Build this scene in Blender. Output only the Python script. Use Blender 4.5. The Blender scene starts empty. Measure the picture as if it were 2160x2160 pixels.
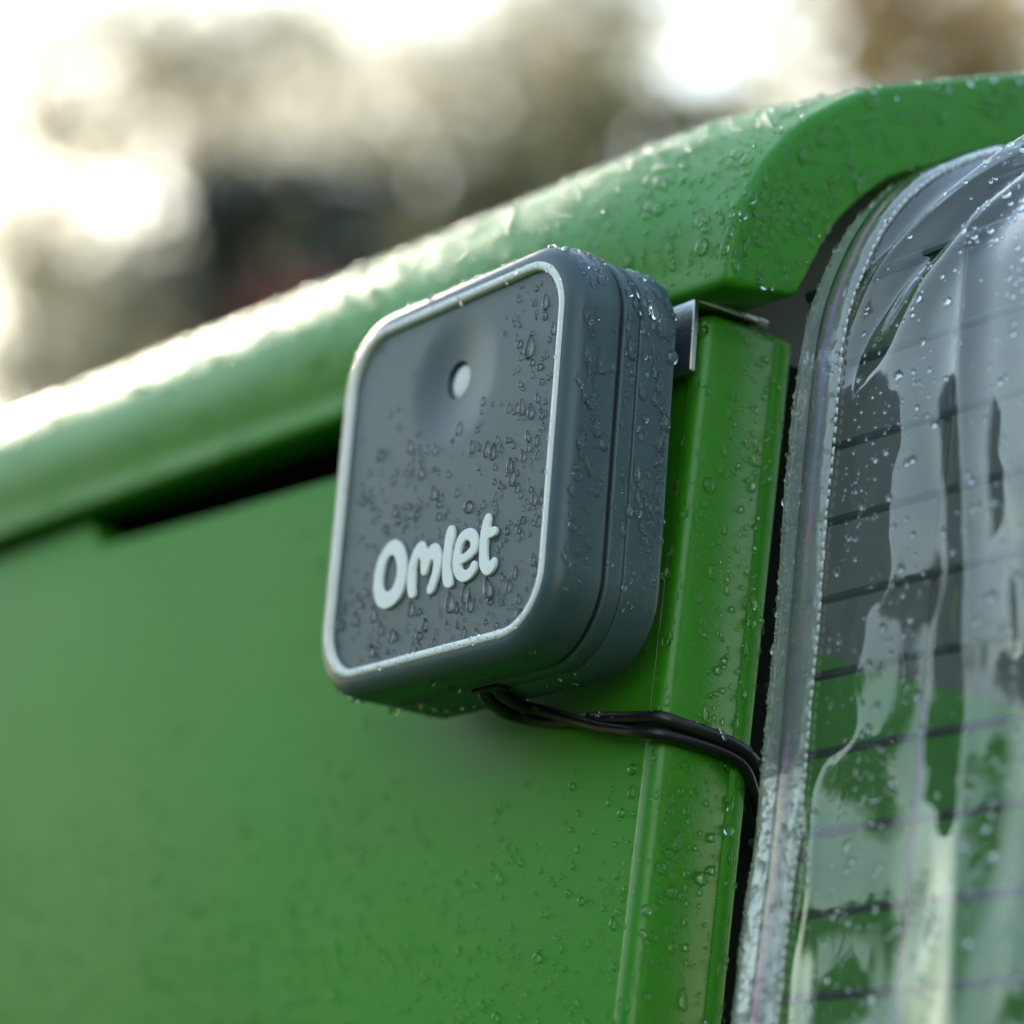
import bpy, bmesh, math, random
import numpy as np
from mathutils import Matrix, Vector
random.seed(7); rng = np.random.default_rng(7)
sc = bpy.context.scene
col = sc.collection
# units: metres; the origin is the middle of the control box's front; X along the wall, Y into the coop, Z up
# ------------------------------------------------------------------ camera
cd = bpy.data.cameras.new('camera'); cam = bpy.data.objects.new('camera', cd); col.objects.link(cam)
cam.matrix_world = Matrix(((0.58818099, 0.18905566, 0.78632123, 0.65125996),
                           (0.80498866, -0.23026987, -0.54678061, -0.426429),
                           (0.07769412, 0.95458564, -0.28762802, -0.24348085),
                           (0, 0, 0, 1)))
cd.sensor_fit = 'HORIZONTAL'; cd.sensor_width = 36; cd.lens = 99.364
cd.clip_start = 0.02; cd.clip_end = 3000
cd.dof.use_dof = True; cd.dof.focus_distance = 0.786; cd.dof.aperture_fstop = 4.6; cd.dof.aperture_blades = 0
sc.camera = cam
# ------------------------------------------------------------------ sky, sun, exposure
SUN_AZ, SUN_EL = math.radians(-73), math.radians(28)       # azimuth from +Y towards +X
w = bpy.data.worlds.new('World'); sc.world = w; w.use_nodes = True
nt = w.node_tree; nt.nodes.clear()
sky = nt.nodes.new('ShaderNodeTexSky'); sky.sky_type = 'NISHITA'; sky.sun_disc = False
sky.sun_elevation = SUN_EL; sky.sun_rotation = SUN_AZ; sky.air_density = 1.9; sky.dust_density = 0.5; sky.ozone_density = 0.3
bg = nt.nodes.new('ShaderNodeBackground'); bg.inputs[1].default_value = 0.15
wo = nt.nodes.new('ShaderNodeOutputWorld')
nt.links.new(sky.outputs[0], bg.inputs[0]); nt.links.new(bg.outputs[0], wo.inputs[0])
ld = bpy.data.lights.new('sun', 'SUN'); ld.energy = 1.7; ld.angle = math.radians(8); ld.color = (1.0, 0.88, 0.70)
sun = bpy.data.objects.new('sun', ld); col.objects.link(sun)
sdir = Vector((math.sin(SUN_AZ) * math.cos(SUN_EL), math.cos(SUN_AZ) * math.cos(SUN_EL), math.sin(SUN_EL)))
sun.rotation_euler = sdir.to_track_quat('Z', 'Y').to_euler(); sun.location = sdir * 40
vs = sc.view_settings
vs.view_transform = 'Standard'; vs.look = 'None'; vs.exposure = 1.45; vs.gamma = 1; vs.use_curve_mapping = False
sc.render.engine = 'CYCLES'
cy = sc.cycles
cy.use_denoising = True; cy.max_bounces = 14; cy.transmission_bounces = 10; cy.transparent_max_bounces = 24
cy.glossy_bounces = 6; cy.diffuse_bounces = 5; cy.sample_clamp_indirect = 8; cy.blur_glossy = 0.2

# ------------------------------------------------------------------ helpers
def mm(*v): return tuple(x * 0.001 for x in v)

def mesh(name, verts, faces, smooth=True):
    me = bpy.data.meshes.new(name)
    me.from_pydata([tuple(map(float, v)) for v in verts], [], [tuple(int(i) for i in f) for f in faces])
    if smooth: me.polygons.foreach_set('use_smooth', [True] * len(me.polygons))
    me.update()
    return me

def link(name, me, mat=None, parent=None):
    o = bpy.data.objects.new(name, me); col.objects.link(o)
    if mat is not None and me is not None and not me.materials: me.materials.append(mat)
    if parent is not None:
        o.parent = parent; o.matrix_parent_inverse = Matrix.Translation(parent.location).inverted()
    return o

def thing(name, label, cat, loc=(0, 0, 0), group=None):
    o = bpy.data.objects.new(name, None); col.objects.link(o); o.location = loc; o.empty_display_size = 0.02
    tag(o, label, cat, group); return o

def tag(o, label, cat, group=None):
    o['label'] = label; o['category'] = cat
    if group: o['group'] = group

def sharp(me, deg=35):
    bm = bmesh.new(); bm.from_mesh(me)
    bmesh.ops.recalc_face_normals(bm, faces=bm.faces)
    for e in bm.edges:
        if len(e.link_faces) == 2 and e.calc_face_angle(0) > math.radians(deg): e.smooth = False
    bm.to_mesh(me); bm.free(); me.update(); return me

def loft(loops, cap0=False, cap1=False, closed=True):
    """loops: list of equally long point lists"""
    V = []; F = []
    n = len(loops[0])
    for L in loops: V += list(L)
    m = n if closed else n - 1
    for k in range(len(loops) - 1):
        for i in range(m):
            j = (i + 1) % n
            F.append((k * n + i, k * n + j, (k + 1) * n + j, (k + 1) * n + i))
    if cap0: F.append(tuple(range(n - 1, -1, -1)))
    if cap1: F.append(tuple((len(loops) - 1) * n + i for i in range(n)))
    return V, F

def rrect(hx, hz, r, seg=10):
    P = []
    for cx, cz, a0 in ((hx - r, hz - r, 0), (-hx + r, hz - r, 90), (-hx + r, -hz + r, 180), (hx - r, -hz + r, 270)):
        for i in range(seg + 1):
            a = math.radians(a0 + 90 * i / seg); P.append((cx + r * math.cos(a), cz + r * math.sin(a)))
    return P

def catmull(P, n=6, closed=False):
    P = [np.array(p, float) for p in P]; out = []
    N = len(P); rngk = range(N) if closed else range(N - 1)
    for k in rngk:
        if closed: a, b, c, d = P[k - 1], P[k], P[(k + 1) % N], P[(k + 2) % N]
        else: a, b, c, d = P[max(k - 1, 0)], P[k], P[k + 1], P[min(k + 2, N - 1)]
        for i in range(n):
            t = i / n
            out.append(0.5 * ((2 * b) + (c - a) * t + (2 * a - 5 * b + 4 * c - d) * t * t + (-a + 3 * b - 3 * c + d) * t ** 3))
    if not closed: out.append(P[-1])
    return out

def tube(path, rad, seg=14, cap=True):
    path = [np.array(p, float) for p in path]; N = len(path); loops = []
    t0 = path[1] - path[0]; t0 /= np.linalg.norm(t0)
    u = np.cross(t0, [0.3, 0.2, 1.0]); u /= np.linalg.norm(u)
    for k in range(N):
        t = path[min(k + 1, N - 1)] - path[max(k - 1, 0)]; t /= np.linalg.norm(t)
        u = u - t * (u @ t); u /= np.linalg.norm(u); v = np.cross(t, u)
        r = rad(k / (N - 1)) if callable(rad) else rad
        loops.append([path[k] + r * (math.cos(a) * u + math.sin(a) * v) for a in np.linspace(0, 2 * math.pi, seg, endpoint=False)])
    return loft(loops, cap, cap)

def box(x0, x1, y0, y1, z0, z1, bev=0.0):
    bm = bmesh.new()
    r = bmesh.ops.create_cube(bm, size=1)
    for v in bm.verts: v.co = Vector(((x0 + x1) / 2 + v.co.x * (x1 - x0), (y0 + y1) / 2 + v.co.y * (y1 - y0), (z0 + z1) / 2 + v.co.z * (z1 - z0)))
    if bev: bmesh.ops.bevel(bm, geom=list(bm.edges), offset=bev, segments=3, profile=0.5, affect='EDGES')
    me = bpy.data.meshes.new('box'); bm.to_mesh(me); bm.free()
    return sharp(me, 40) if not bev else smooth(me)

def smooth(me):
    me.polygons.foreach_set('use_smooth', [True] * len(me.polygons)); me.update(); return me

_pg = np.random.default_rng(3).permutation(512)
_gr = np.random.default_rng(4).normal(size=(512, 2)); _gr /= np.linalg.norm(_gr, axis=1)[:, None]
def noise2(x, y, seed=0):
    x = np.asarray(x, float) + seed * 17.31; y = np.asarray(y, float) + seed * 9.77
    xi = np.floor(x).astype(int); yi = np.floor(y).astype(int); xf = x - xi; yf = y - yi
    def g(ix, iy, dx, dy):
        h = _pg[(_pg[ix & 511] + iy) & 511]; return _gr[h, 0] * dx + _gr[h, 1] * dy
    u = xf * xf * xf * (xf * (xf * 6 - 15) + 10); v = yf * yf * yf * (yf * (yf * 6 - 15) + 10)
    a = g(xi, yi, xf, yf); b = g(xi + 1, yi, xf - 1, yf); c = g(xi, yi + 1, xf, yf - 1); d = g(xi + 1, yi + 1, xf - 1, yf - 1)
    return ((a + (b - a) * u) * (1 - v) + (c + (d - c) * u) * v) * 1.5

# ------------------------------------------------------------------ materials
def material(name, base, rough=0.4, spec=0.5, metal=0.0, var=0.0, vscale=30, bumps=(), coat=0.0, coat_rough=0.1, base2=None):
    """bumps: list of (kind, scale, strength, distance, stretch)"""
    m = bpy.data.materials.new(name); m.use_nodes = True; nt = m.node_tree; b = nt.nodes['Principled BSDF']
    b.inputs['Base Color'].default_value = (*base, 1); b.inputs['Roughness'].default_value = rough
    b.inputs['Metallic'].default_value = metal; b.inputs['Specular IOR Level'].default_value = spec
    b.inputs['Coat Weight'].default_value = coat; b.inputs['Coat Roughness'].default_value = coat_rough
    tc = nt.nodes.new('ShaderNodeTexCoord')
    if var or base2:
        n = nt.nodes.new('ShaderNodeTexNoise'); n.inputs['Scale'].default_value = vscale; n.inputs['Detail'].default_value = 5; n.inputs['Roughness'].default_value = 0.6
        nt.links.new(tc.outputs['Object'], n.inputs['Vector'])
        r = nt.nodes.new('ShaderNodeValToRGB'); r.color_ramp.elements[0].position = 0.3; r.color_ramp.elements[1].position = 0.7
        b2 = base2 or tuple(min(1, c * (1 + var)) for c in base)
        b1 = base if base2 else tuple(c * (1 - var) for c in base)
        r.color_ramp.elements[0].color = (*b1, 1); r.color_ramp.elements[1].color = (*b2, 1)
        nt.links.new(n.outputs['Fac'], r.inputs['Fac']); nt.links.new(r.outputs['Color'], b.inputs['Base Color'])
        mr = nt.nodes.new('ShaderNodeMapRange'); mr.inputs['To Min'].default_value = rough * 0.85; mr.inputs['To Max'].default_value = min(1, rough * 1.18)
        nt.links.new(n.outputs['Fac'], mr.inputs['Value']); nt.links.new(mr.outputs['Result'], b.inputs['Roughness'])
    prev = None
    for kind, scale, strength, dist, stretch in bumps:
        mp = nt.nodes.new('ShaderNodeMapping'); mp.inputs['Scale'].default_value = stretch
        nt.links.new(tc.outputs['Object'], mp.inputs['Vector'])
        if kind == 'voronoi':
            t = nt.nodes.new('ShaderNodeTexVoronoi'); t.inputs['Scale'].default_value = scale; out = t.outputs['Distance']
        else:
            t = nt.nodes.new('ShaderNodeTexNoise'); t.inputs['Scale'].default_value = scale; t.inputs['Detail'].default_value = 4; out = t.outputs['Fac']
        nt.links.new(mp.outputs['Vector'], t.inputs['Vector'])
        bp = nt.nodes.new('ShaderNodeBump'); bp.inputs['Strength'].default_value = strength; bp.inputs['Distance'].default_value = dist
        nt.links.new(out, bp.inputs['Height'])
        if prev is not None: nt.links.new(prev.outputs['Normal'], bp.inputs['Normal'])
        prev = bp
    if prev is not None: nt.links.new(prev.outputs['Normal'], b.inputs['Normal'])
    return m

ONE = (1, 1, 1)
GREEN = (0.032, 0.240, 0.006)
M = {}
M['green_panel'] = material('green_panel', GREEN, 0.46, 0.16, var=0.10, vscale=7, bumps=(('noise', 900, 0.16, 0.0004, ONE), ('noise', 160, 0.045, 0.002, (0.25, 1, 1.0))))
M['green_roof'] = material('green_roof', GREEN, 0.46, 0.42, var=0.05, vscale=14, bumps=(('noise', 900, 0.2, 0.0003, ONE), ('noise', 70, 0.10, 0.003, ONE)))
M['green_flange'] = material('green_flange', GREEN, 0.34, 0.5, var=0.05, vscale=20, bumps=(('noise', 1100, 0.18, 0.0003, ONE),))
M['slate'] = material('slate', (0.050, 0.094, 0.114), 0.40, 0.5, var=0.09, vscale=22, bumps=(('voronoi', 2600, 0.16, 0.0002, ONE), ('noise', 1500, 0.12, 0.0002, ONE)))
M['slate_plate'] = material('slate_plate', (0.031, 0.062, 0.080), 0.38, 0.5, var=0.09, vscale=22, bumps=(('voronoi', 2600, 0.18, 0.0002, ONE), ('noise', 1500, 0.12, 0.0002, ONE)))
M['rubber'] = material('rubber', (0.008, 0.010, 0.012), 0.45, 0.4)
M['trim'] = material('trim', (0.84, 0.87, 0.90), 0.34, 0.5, var=0.03, vscale=180, bumps=(('noise', 300, 0.10, 0.0006, ONE),))
M['lens'] = material('lens', (0.70, 0.71, 0.74), 0.30, 0.5)
M['steel'] = material('steel', (0.62, 0.63, 0.63), 0.28, 0.5, metal=1.0, var=0.15, vscale=120, bumps=(('noise', 700, 0.2, 0.0004, ONE),))
M['cable'] = material('cable', (0.010, 0.011, 0.013), 0.30, 0.5, bumps=(('noise', 250, 0.10, 0.0008, ONE),))
M['wire'] = material('wire', (0.008, 0.026, 0.024), 0.38, 0.5, var=0.1)
M['grey_wall'] = material('grey_wall', (0.115, 0.118, 0.125), 0.5, 0.4, var=0.12, vscale=9)
M['black_plastic'] = material('black_plastic', (0.02, 0.02, 0.022), 0.45, 0.4)
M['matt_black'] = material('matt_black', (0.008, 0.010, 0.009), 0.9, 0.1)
M['thread'] = material('thread', (0.72, 0.74, 0.75), 0.6, 0.3)

def water_material():
    m = bpy.data.materials.new('water'); m.use_nodes = True; nt = m.node_tree; b = nt.nodes['Principled BSDF']
    b.inputs['Base Color'].default_value = (1, 1, 1, 1); b.inputs['Roughness'].default_value = 0.0
    b.inputs['IOR'].default_value = 1.333; b.inputs['Transmission Weight'].default_value = 1.0
    return m
M['water'] = water_material()

def film_material(name, haze, boost, rough, bump, thin=0.0):
    m = bpy.data.materials.new(name); m.use_nodes = True; nt = m.node_tree; nt.nodes.clear()
    out = nt.nodes.new('ShaderNodeOutputMaterial')
    tr = nt.nodes.new('ShaderNodeBsdfTransparent'); tr.inputs[0].default_value = (0.93, 0.95, 0.96, 1)
    gl = nt.nodes.new('ShaderNodeBsdfPrincipled'); gl.inputs['Metallic'].default_value = 1.0; gl.inputs['Base Color'].default_value = (1, 1, 1, 1)
    gl.inputs['Roughness'].default_value = rough
    fr = nt.nodes.new('ShaderNodeFresnel')
    ge = nt.nodes.new('ShaderNodeNewGeometry'); io = nt.nodes.new('ShaderNodeMapRange'); io.inputs['To Min'].default_value = 1.5; io.inputs['To Max'].default_value = 1 / 1.5
    nt.links.new(ge.outputs['Backfacing'], io.inputs['Value']); nt.links.new(io.outputs['Result'], fr.inputs['IOR'])   # a thin sheet reflects alike from both sides
    mu = nt.nodes.new('ShaderNodeMath'); mu.operation = 'MULTIPLY'; mu.use_clamp = True; mu.inputs[1].default_value = boost
    nt.links.new(fr.outputs[0], mu.inputs[0])
    df = nt.nodes.new('ShaderNodeBsdfTranslucent'); df.inputs[0].default_value = (0.80, 0.84, 0.88, 1)
    dd = nt.nodes.new('ShaderNodeBsdfDiffuse'); dd.inputs[0].default_value = (0.80, 0.84, 0.88, 1)
    ad = nt.nodes.new('ShaderNodeMixShader'); ad.inputs[0].default_value = 0.5
    nt.links.new(df.outputs[0], ad.inputs[1]); nt.links.new(dd.outputs[0], ad.inputs[2])
    hz = nt.nodes.new('ShaderNodeMixShader'); hz.inputs[0].default_value = haze
    nt.links.new(tr.outputs[0], hz.inputs[1]); nt.links.new(ad.outputs[0], hz.inputs[2])
    mx = nt.nodes.new('ShaderNodeMixShader')
    nt.links.new(mu.outputs[0], mx.inputs[0]); nt.links.new(hz.outputs[0], mx.inputs[1]); nt.links.new(gl.outputs[0], mx.inputs[2])
    nt.links.new(mx.outputs[0], out.inputs[0])
    tc = nt.nodes.new('ShaderNodeTexCoord')
    prev = None
    for scale, st, dist, stretch in bump:
        mp = nt.nodes.new('ShaderNodeMapping'); mp.inputs['Scale'].default_value = stretch
        nt.links.new(tc.outputs['Object'], mp.inputs['Vector'])
        n = nt.nodes.new('ShaderNodeTexNoise'); n.inputs['Scale'].default_value = scale; n.inputs['Detail'].default_value = 3
        nt.links.new(mp.outputs['Vector'], n.inputs['Vector'])
        bp = nt.nodes.new('ShaderNodeBump'); bp.inputs['Strength'].default_value = st; bp.inputs['Distance'].default_value = dist
        nt.links.new(n.outputs['Fac'], bp.inputs['Height'])
        if prev: nt.links.new(prev.outputs['Normal'], bp.inputs['Normal'])
        prev = bp
    if prev:
        for nd in (gl,): nt.links.new(prev.outputs['Normal'], nd.inputs['Normal'])
        nt.links.new(prev.outputs['Normal'], fr.inputs['Normal'])
    if thin:
        gl.inputs['Metallic'].default_value = 0.0; gl.inputs['Base Color'].default_value = (0.02, 0.02, 0.02, 1)
        gl.inputs['Specular IOR Level'].default_value = 1.0; gl.inputs['IOR'].default_value = 2.2
        tn = nt.nodes.new('ShaderNodeTexNoise'); tn.inputs['Scale'].default_value = 14; tn.inputs['Detail'].default_value = 1
        nt.links.new(tc.outputs['Object'], tn.inputs['Vector'])
        mr = nt.nodes.new('ShaderNodeMapRange'); mr.inputs['To Min'].default_value = thin * 0.6; mr.inputs['To Max'].default_value = thin * 1.5
        nt.links.new(tn.outputs['Fac'], mr.inputs['Value']); nt.links.new(mr.outputs['Result'], gl.inputs['Thin Film Thickness'])
        gl.inputs['Thin Film IOR'].default_value = 1.45
    return m
M['film'] = film_material('clear_film', 0.065, 1.8, 0.03, ((45, 0.08, 0.004, (1, 1, 0.5)),))
M['hem'] = film_material('clear_hem', 0.27, 2.3, 0.06, ((300, 0.28, 0.0010, ONE), (60, 0.10, 0.003, ONE)))
M['hem_fold'] = film_material('hem_fold', 0.10, 4.5, 0.10, ((90, 0.15, 0.002, ONE),), thin=520)

def leaf_material(name, c, trans, var=0.35):
    m = bpy.data.materials.new(name); m.use_nodes = True; nt = m.node_tree; nt.nodes.clear()
    out = nt.nodes.new('ShaderNodeOutputMaterial')
    d = nt.nodes.new('ShaderNodeBsdfDiffuse'); t = nt.nodes.new('ShaderNodeBsdfTranslucent')
    g = nt.nodes.new('ShaderNodeBsdfGlossy'); g.inputs['Roughness'].default_value = 0.14
    tc = nt.nodes.new('ShaderNodeTexCoord'); n = nt.nodes.new('ShaderNodeTexNoise'); n.inputs['Scale'].default_value = 1.3
    nt.links.new(tc.outputs['Object'], n.inputs['Vector'])
    r = nt.nodes.new('ShaderNodeValToRGB'); r.color_ramp.elements[0].position = 0.35; r.color_ramp.elements[1].position = 0.65
    r.color_ramp.elements[0].color = (*[x * (1 - var) for x in c], 1); r.color_ramp.elements[1].color = (*[x * (1 + var) for x in c], 1)
    nt.links.new(n.outputs['Fac'], r.inputs['Fac'])
    nt.links.new(r.outputs[0], d.inputs[0]); nt.links.new(r.outputs[0], t.inputs[0])
    a = nt.nodes.new('ShaderNodeMixShader'); a.inputs[0].default_value = trans
    nt.links.new(d.outputs[0], a.inputs[1]); nt.links.new(t.outputs[0], a.inputs[2])
    b = nt.nodes.new('ShaderNodeMixShader'); b.inputs[0].default_value = 0.16
    nt.links.new(a.outputs[0], b.inputs[1]); nt.links.new(g.outputs[0], b.inputs[2])
    nt.links.new(b.outputs[0], out.inputs[0]); return m
M['leaf_dark'] = leaf_material('leaf_dark', (0.034, 0.042, 0.026), 0.3)
M['leaf_olive'] = leaf_material('leaf_olive', (0.24, 0.21, 0.09), 0.62)
M['leaf_gold'] = leaf_material('leaf_gold', (0.62, 0.46, 0.22), 0.62)
M['leaf_grey'] = leaf_material('leaf_grey', (0.085, 0.085, 0.055), 0.45)
M['leaf_red'] = leaf_material('leaf_red', (0.22, 0.02, 0.02), 0.5)
M['leaf_hedge'] = leaf_material('leaf_hedge', (0.030, 0.050, 0.018), 0.3)
M['leaf_pale'] = leaf_material('leaf_pale', (0.66, 0.62, 0.52), 0.62, 0.2)
M['bark'] = material('bark', (0.07, 0.055, 0.04), 0.9, 0.2, var=0.3, vscale=12)
M['grass'] = material('grass', (0.035, 0.065, 0.016), 0.9, 0.2, var=0.35, vscale=3)

# ------------------------------------------------------------------ the setting
GZ = -0.95
V = [(x, y, GZ) for x in (-400, -20, 20, 400) for y in (-400, -20, 20, 400)]
F = [(i * 4 + j, i * 4 + j + 1, i * 4 + j + 5, i * 4 + j + 4) for i in range(3) for j in range(3)]
g = link('ground', mesh('ground', V, F, False), M['grass']); g['kind'] = 'structure'

# ------------------------------------------------------------------ chicken coop
coop = thing('chicken_coop', 'green plastic chicken coop with rounded overhanging roof and smooth side panel', 'chicken coop', (-0.4, 0.45, GZ))
XR, TILT = 0.072, 0.030
YP = lambda z: 0.0490 + 0.0607 * z          # outer face of the side panel (leans outwards towards the ground)
outer = [mm(48.5, 52.2), mm(46.2, 52.6), mm(44.7, 54.0), mm(44.2, 56.5), mm(44.3, 62), mm(44.5, 68.1), mm(46.6, 77), mm(51.2, 86.3), mm(55.9, 95), mm(61.9, 103.2), mm(69, 111.4), mm(77.4, 118.4), mm(93.7, 130.1), mm(117.3, 140.8), mm(158.5, 157.8), mm(220, 181), mm(330, 214), mm(450, 228)]
inner = [mm(67.5, 55.6), mm(70.0, 56.6), mm(71.3, 58.9), mm(76.4, 69.2), mm(81.4, 79), mm(87.7, 87.8), mm(97, 97.5), mm(108.0, 106.1), mm(136.4, 120.6), mm(159.5, 130.2), mm(222, 153), mm(330, 185), mm(450, 198)]
def mirror(P): return P + [(0.9 - y, z) for y, z in reversed(P[:-1])]
oc = mirror([tuple(p) for p in catmull(outer, 4)]); ic = mirror([tuple(p) for p in catmull(inner, 4)])
on_ = np.array(oc)
tg = np.gradient(on_, axis=0); tg /= np.linalg.norm(tg, axis=1)[:, None]
nrm = np.c_[-tg[:, 1], tg[:, 0]]
swell = np.clip((on_[:, 1] - 0.058) / 0.030, 0, 1); swell = swell * swell * (3 - 2 * swell)
loops = []
itg = np.gradient(np.array(ic), axis=0); itg /= np.linalg.norm(itg, axis=1)[:, None]; inrm = np.c_[-itg[:, 1], itg[:, 0]]
st = [(XR - 0.0030 * (1 - math.sin(a)), -0.0030 * (1 - math.cos(a)), 0.0016 * (1 - math.cos(a))) for a in np.linspace(math.pi / 2, 0, 7)]
for x in list(np.linspace(0.066, -0.03, 14)) + [-0.06, -0.1, -0.2, -0.3, -0.42, -0.6, -0.8, -0.95]:
    q = min(1, (XR - x) / 0.085); st.append((x, 0.0084 * math.sin(q * math.pi / 2) ** 1.3, 0))
for x, of, b in st:
    o2 = on_ + nrm * (np.maximum(of, 0) * swell + min(of, 0))[:, None]
    i2 = np.array(ic) + inrm * b
    dz = TILT * (XR - x)
    loops.append([(x, y, z + dz) for y, z in o2] + [(x, y, z + dz) for y, z in i2[::-1]])
V, F = loft(loops)
n0 = len(loops[0]); no = len(oc)
# rim end face, stitched as a strip between the outer and the inner outline
def strip(k, flip):
    a = [k * n0 + i for i in range(no)]; b = [k * n0 + n0 - 1 - i for i in range(n0 - no)]
    i = j = 0; out = []
    while i < len(a) - 1 or j < len(b) - 1:
        if j >= len(b) - 1 or (i < len(a) - 1 and (i + 1) / len(a) <= (j + 1) / len(b)): out.append((a[i], a[i + 1], b[j])); i += 1
        else: out.append((a[i], b[j + 1], b[j])); j += 1
    return [t[::-1] for t in out] if flip else out
F += strip(0, False) + strip(len(loops) - 1, True)
me = sharp(mesh('roof', V, F), 50)
roof = link('roof', me, M['green_roof'], coop)

# side panel: a sheet with a stepped upper edge
def ptop(x):
    if x > -0.10: return 0.0390
    if x > -0.316: return 0.0390 + (-0.10 - x) * 0.046
    if x > -0.328: return 0.0489 + (-0.316 - x) / 0.012 * 0.0120
    return 0.0609 + max(-0.328 - x, 0) * 0.004
xs = sorted(set([round(v, 5) for v in list(np.linspace(-0.95, -0.36, 22)) + list(np.linspace(-0.35, -0.30, 26)) + list(np.linspace(-0.29, 0.0505, 60))]))
zs = list(np.linspace(0, 1, 46))
V = []; F = []
XX, SS = np.meshgrid(xs, zs, indexing='ij')
ZT = np.array([ptop(x) for x in xs])[:, None]
ZZ = ZT + (-0.62 - ZT) * SS ** 1.25
YY = 0.0490 + 0.0607 * ZZ - 0.0006 * noise2(XX * 9, ZZ * 9, 2)
edge = np.clip((SS * (0.62 + ZT)) / 0.0035, 0, 1); YY = YY + 0.003 * (1 - np.sqrt(1 - (1 - edge) ** 2) * 1.0 - 1) * -1 * (edge < 1)
nx, nz = XX.shape
P1 = np.stack([XX, YY, ZZ], -1).reshape(-1, 3); P2 = P1 + np.array([0, 0.012, 0])
V = np.concatenate([P1, P2]); N1 = len(P1)
for i in range(nx - 1):
    for j in range(nz - 1):
        a, b, c, d = i * nz + j, (i + 1) * nz + j, (i + 1) * nz + j + 1, i * nz + j + 1
        F += [(a, d, c, b), (N1 + a, N1 + b, N1 + c, N1 + d)]
    a, b = i * nz, (i + 1) * nz; F.append((a, b, N1 + b, N1 + a))
for j in range(nz - 1):
    a, d = (nx - 1) * nz + j, (nx - 1) * nz + j + 1; F.append((a, d, N1 + d, N1 + a))
panel = link('side_panel', sharp(mesh('side_panel', V, F), 60), M['green_panel'], coop)

# corner flange: rounded post at the end of the side panel, leaning like the panel
def fl_section(grow, z):
    r = 0.0042
    pts = []
    x0, x1, y0, y1 = 0.0478 - grow, 0.0550 + grow, -0.0006 - grow, 0.0322 + grow
    for cx, cy, a0, rr in ((x0 + 0.0012, y0 + 0.0012, 180, 0.0012), (x1 - r, y0 + r, 270, r), (x1 - 0.0022, y1 - 0.0022, 0, 0.0022), (x0 + 0.001, y1 - 0.001, 90, 0.001)):
        for i in range(9):
            a = math.radians(a0 + 90 * i / 8); pts.append((cx + rr * math.cos(a), cy + rr * math.sin(a)))
        if a0 == 270:                        # fine groove near the rear edge of the face
            pts += [(x1, y1 - 0.0078), (x1 - 0.0005, y1 - 0.0072), (x1 - 0.0005, y1 - 0.0066), (x1 + 0.0003, y1 - 0.0058), (x1 + 0.0003, y1 - 0.0034)]
    return [(x, y + YP(z), z) for x, y in pts]
loops = []
for a in np.linspace(0, 1, 7): loops.append(fl_section(-0.0036 * (1 - math.sin(a * math.pi / 2)), 0.0512 - 0.0036 * (1 - math.cos(a * math.pi / 2))))
for z in np.linspace(0.045, -0.62, 40): loops.append(fl_section(0, z))
V, F = loft(loops, True, True)
flange = link('corner_flange', sharp(mesh('corner_flange', V, F), 50), M['green_flange'], coop)

# end wall of the coop, behind the run: grey above, green below
def poly_wall(name, pts, x, th, mat):
    V = [(x, y, z) for y, z in pts] + [(x - th, y, z) for y, z in pts]; n = len(pts)
    F = [tuple(range(n)), tuple(range(2 * n - 1, n - 1, -1))] + [(i, n + i, n + (i + 1) % n, (i + 1) % n) for i in range(n)]
    return link(name, sharp(mesh(name, V, F, False), 30), mat, coop)
arch = [(y + (0.004 if y < 0.45 else -0.004), z + 0.004) for y, z in ic]
poly_wall('end_wall', [(0.086, -0.045)] + [(0.086, 0.052)] + arch[3:-3] + [(0.814, 0.052), (0.814, -0.045)], 0.030, 0.02, M['grey_wall'])
poly_wall('end_panel', [(0.815, -0.034), (0.815, -0.62), (0.06, -0.62), (0.083, -0.034)], 0.033, 0.02, M['green_panel'])
poly_wall('back_wall', [(0.06, -0.62)] + [(0.06, 0.05)] + arch[3:-3] + [(0.84, 0.05), (0.84, -0.62)], -0.90, 0.02, M['green_panel'])
link('far_side_panel', box(-0.95, 0.05, 0.845, 0.858, -0.62, 0.056), M['green_panel'], coop)
link('floor_tray', box(-0.95, 0.05, 0.03, 0.85, -0.625, -0.60), M['black_plastic'], coop)
link('lip_gap_shade', box(-0.89, 0.026, 0.082, 0.095, -0.2, 0.12), M['matt_black'], coop)  # black sheet inside the coop, stands in for the darkness under the roof lip
for lx, ly in ((-0.85, 0.1), (-0.85, 0.8), (-0.02, 0.1), (-0.02, 0.8)):
    V, F = tube([(lx, ly, GZ), (lx, ly, -0.62)], 0.018, 14); link('leg', sharp(mesh('leg', V, F)), M['black_plastic'], coop)
poly_wall('hem_gap_shade', [(0.0725, 0.049), (0.104, 0.049), (0.096, -0.6), (0.046, -0.6)], 0.042, 0.008, M['matt_black'])  # black strip added to darken the gap between flange and hem

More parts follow.
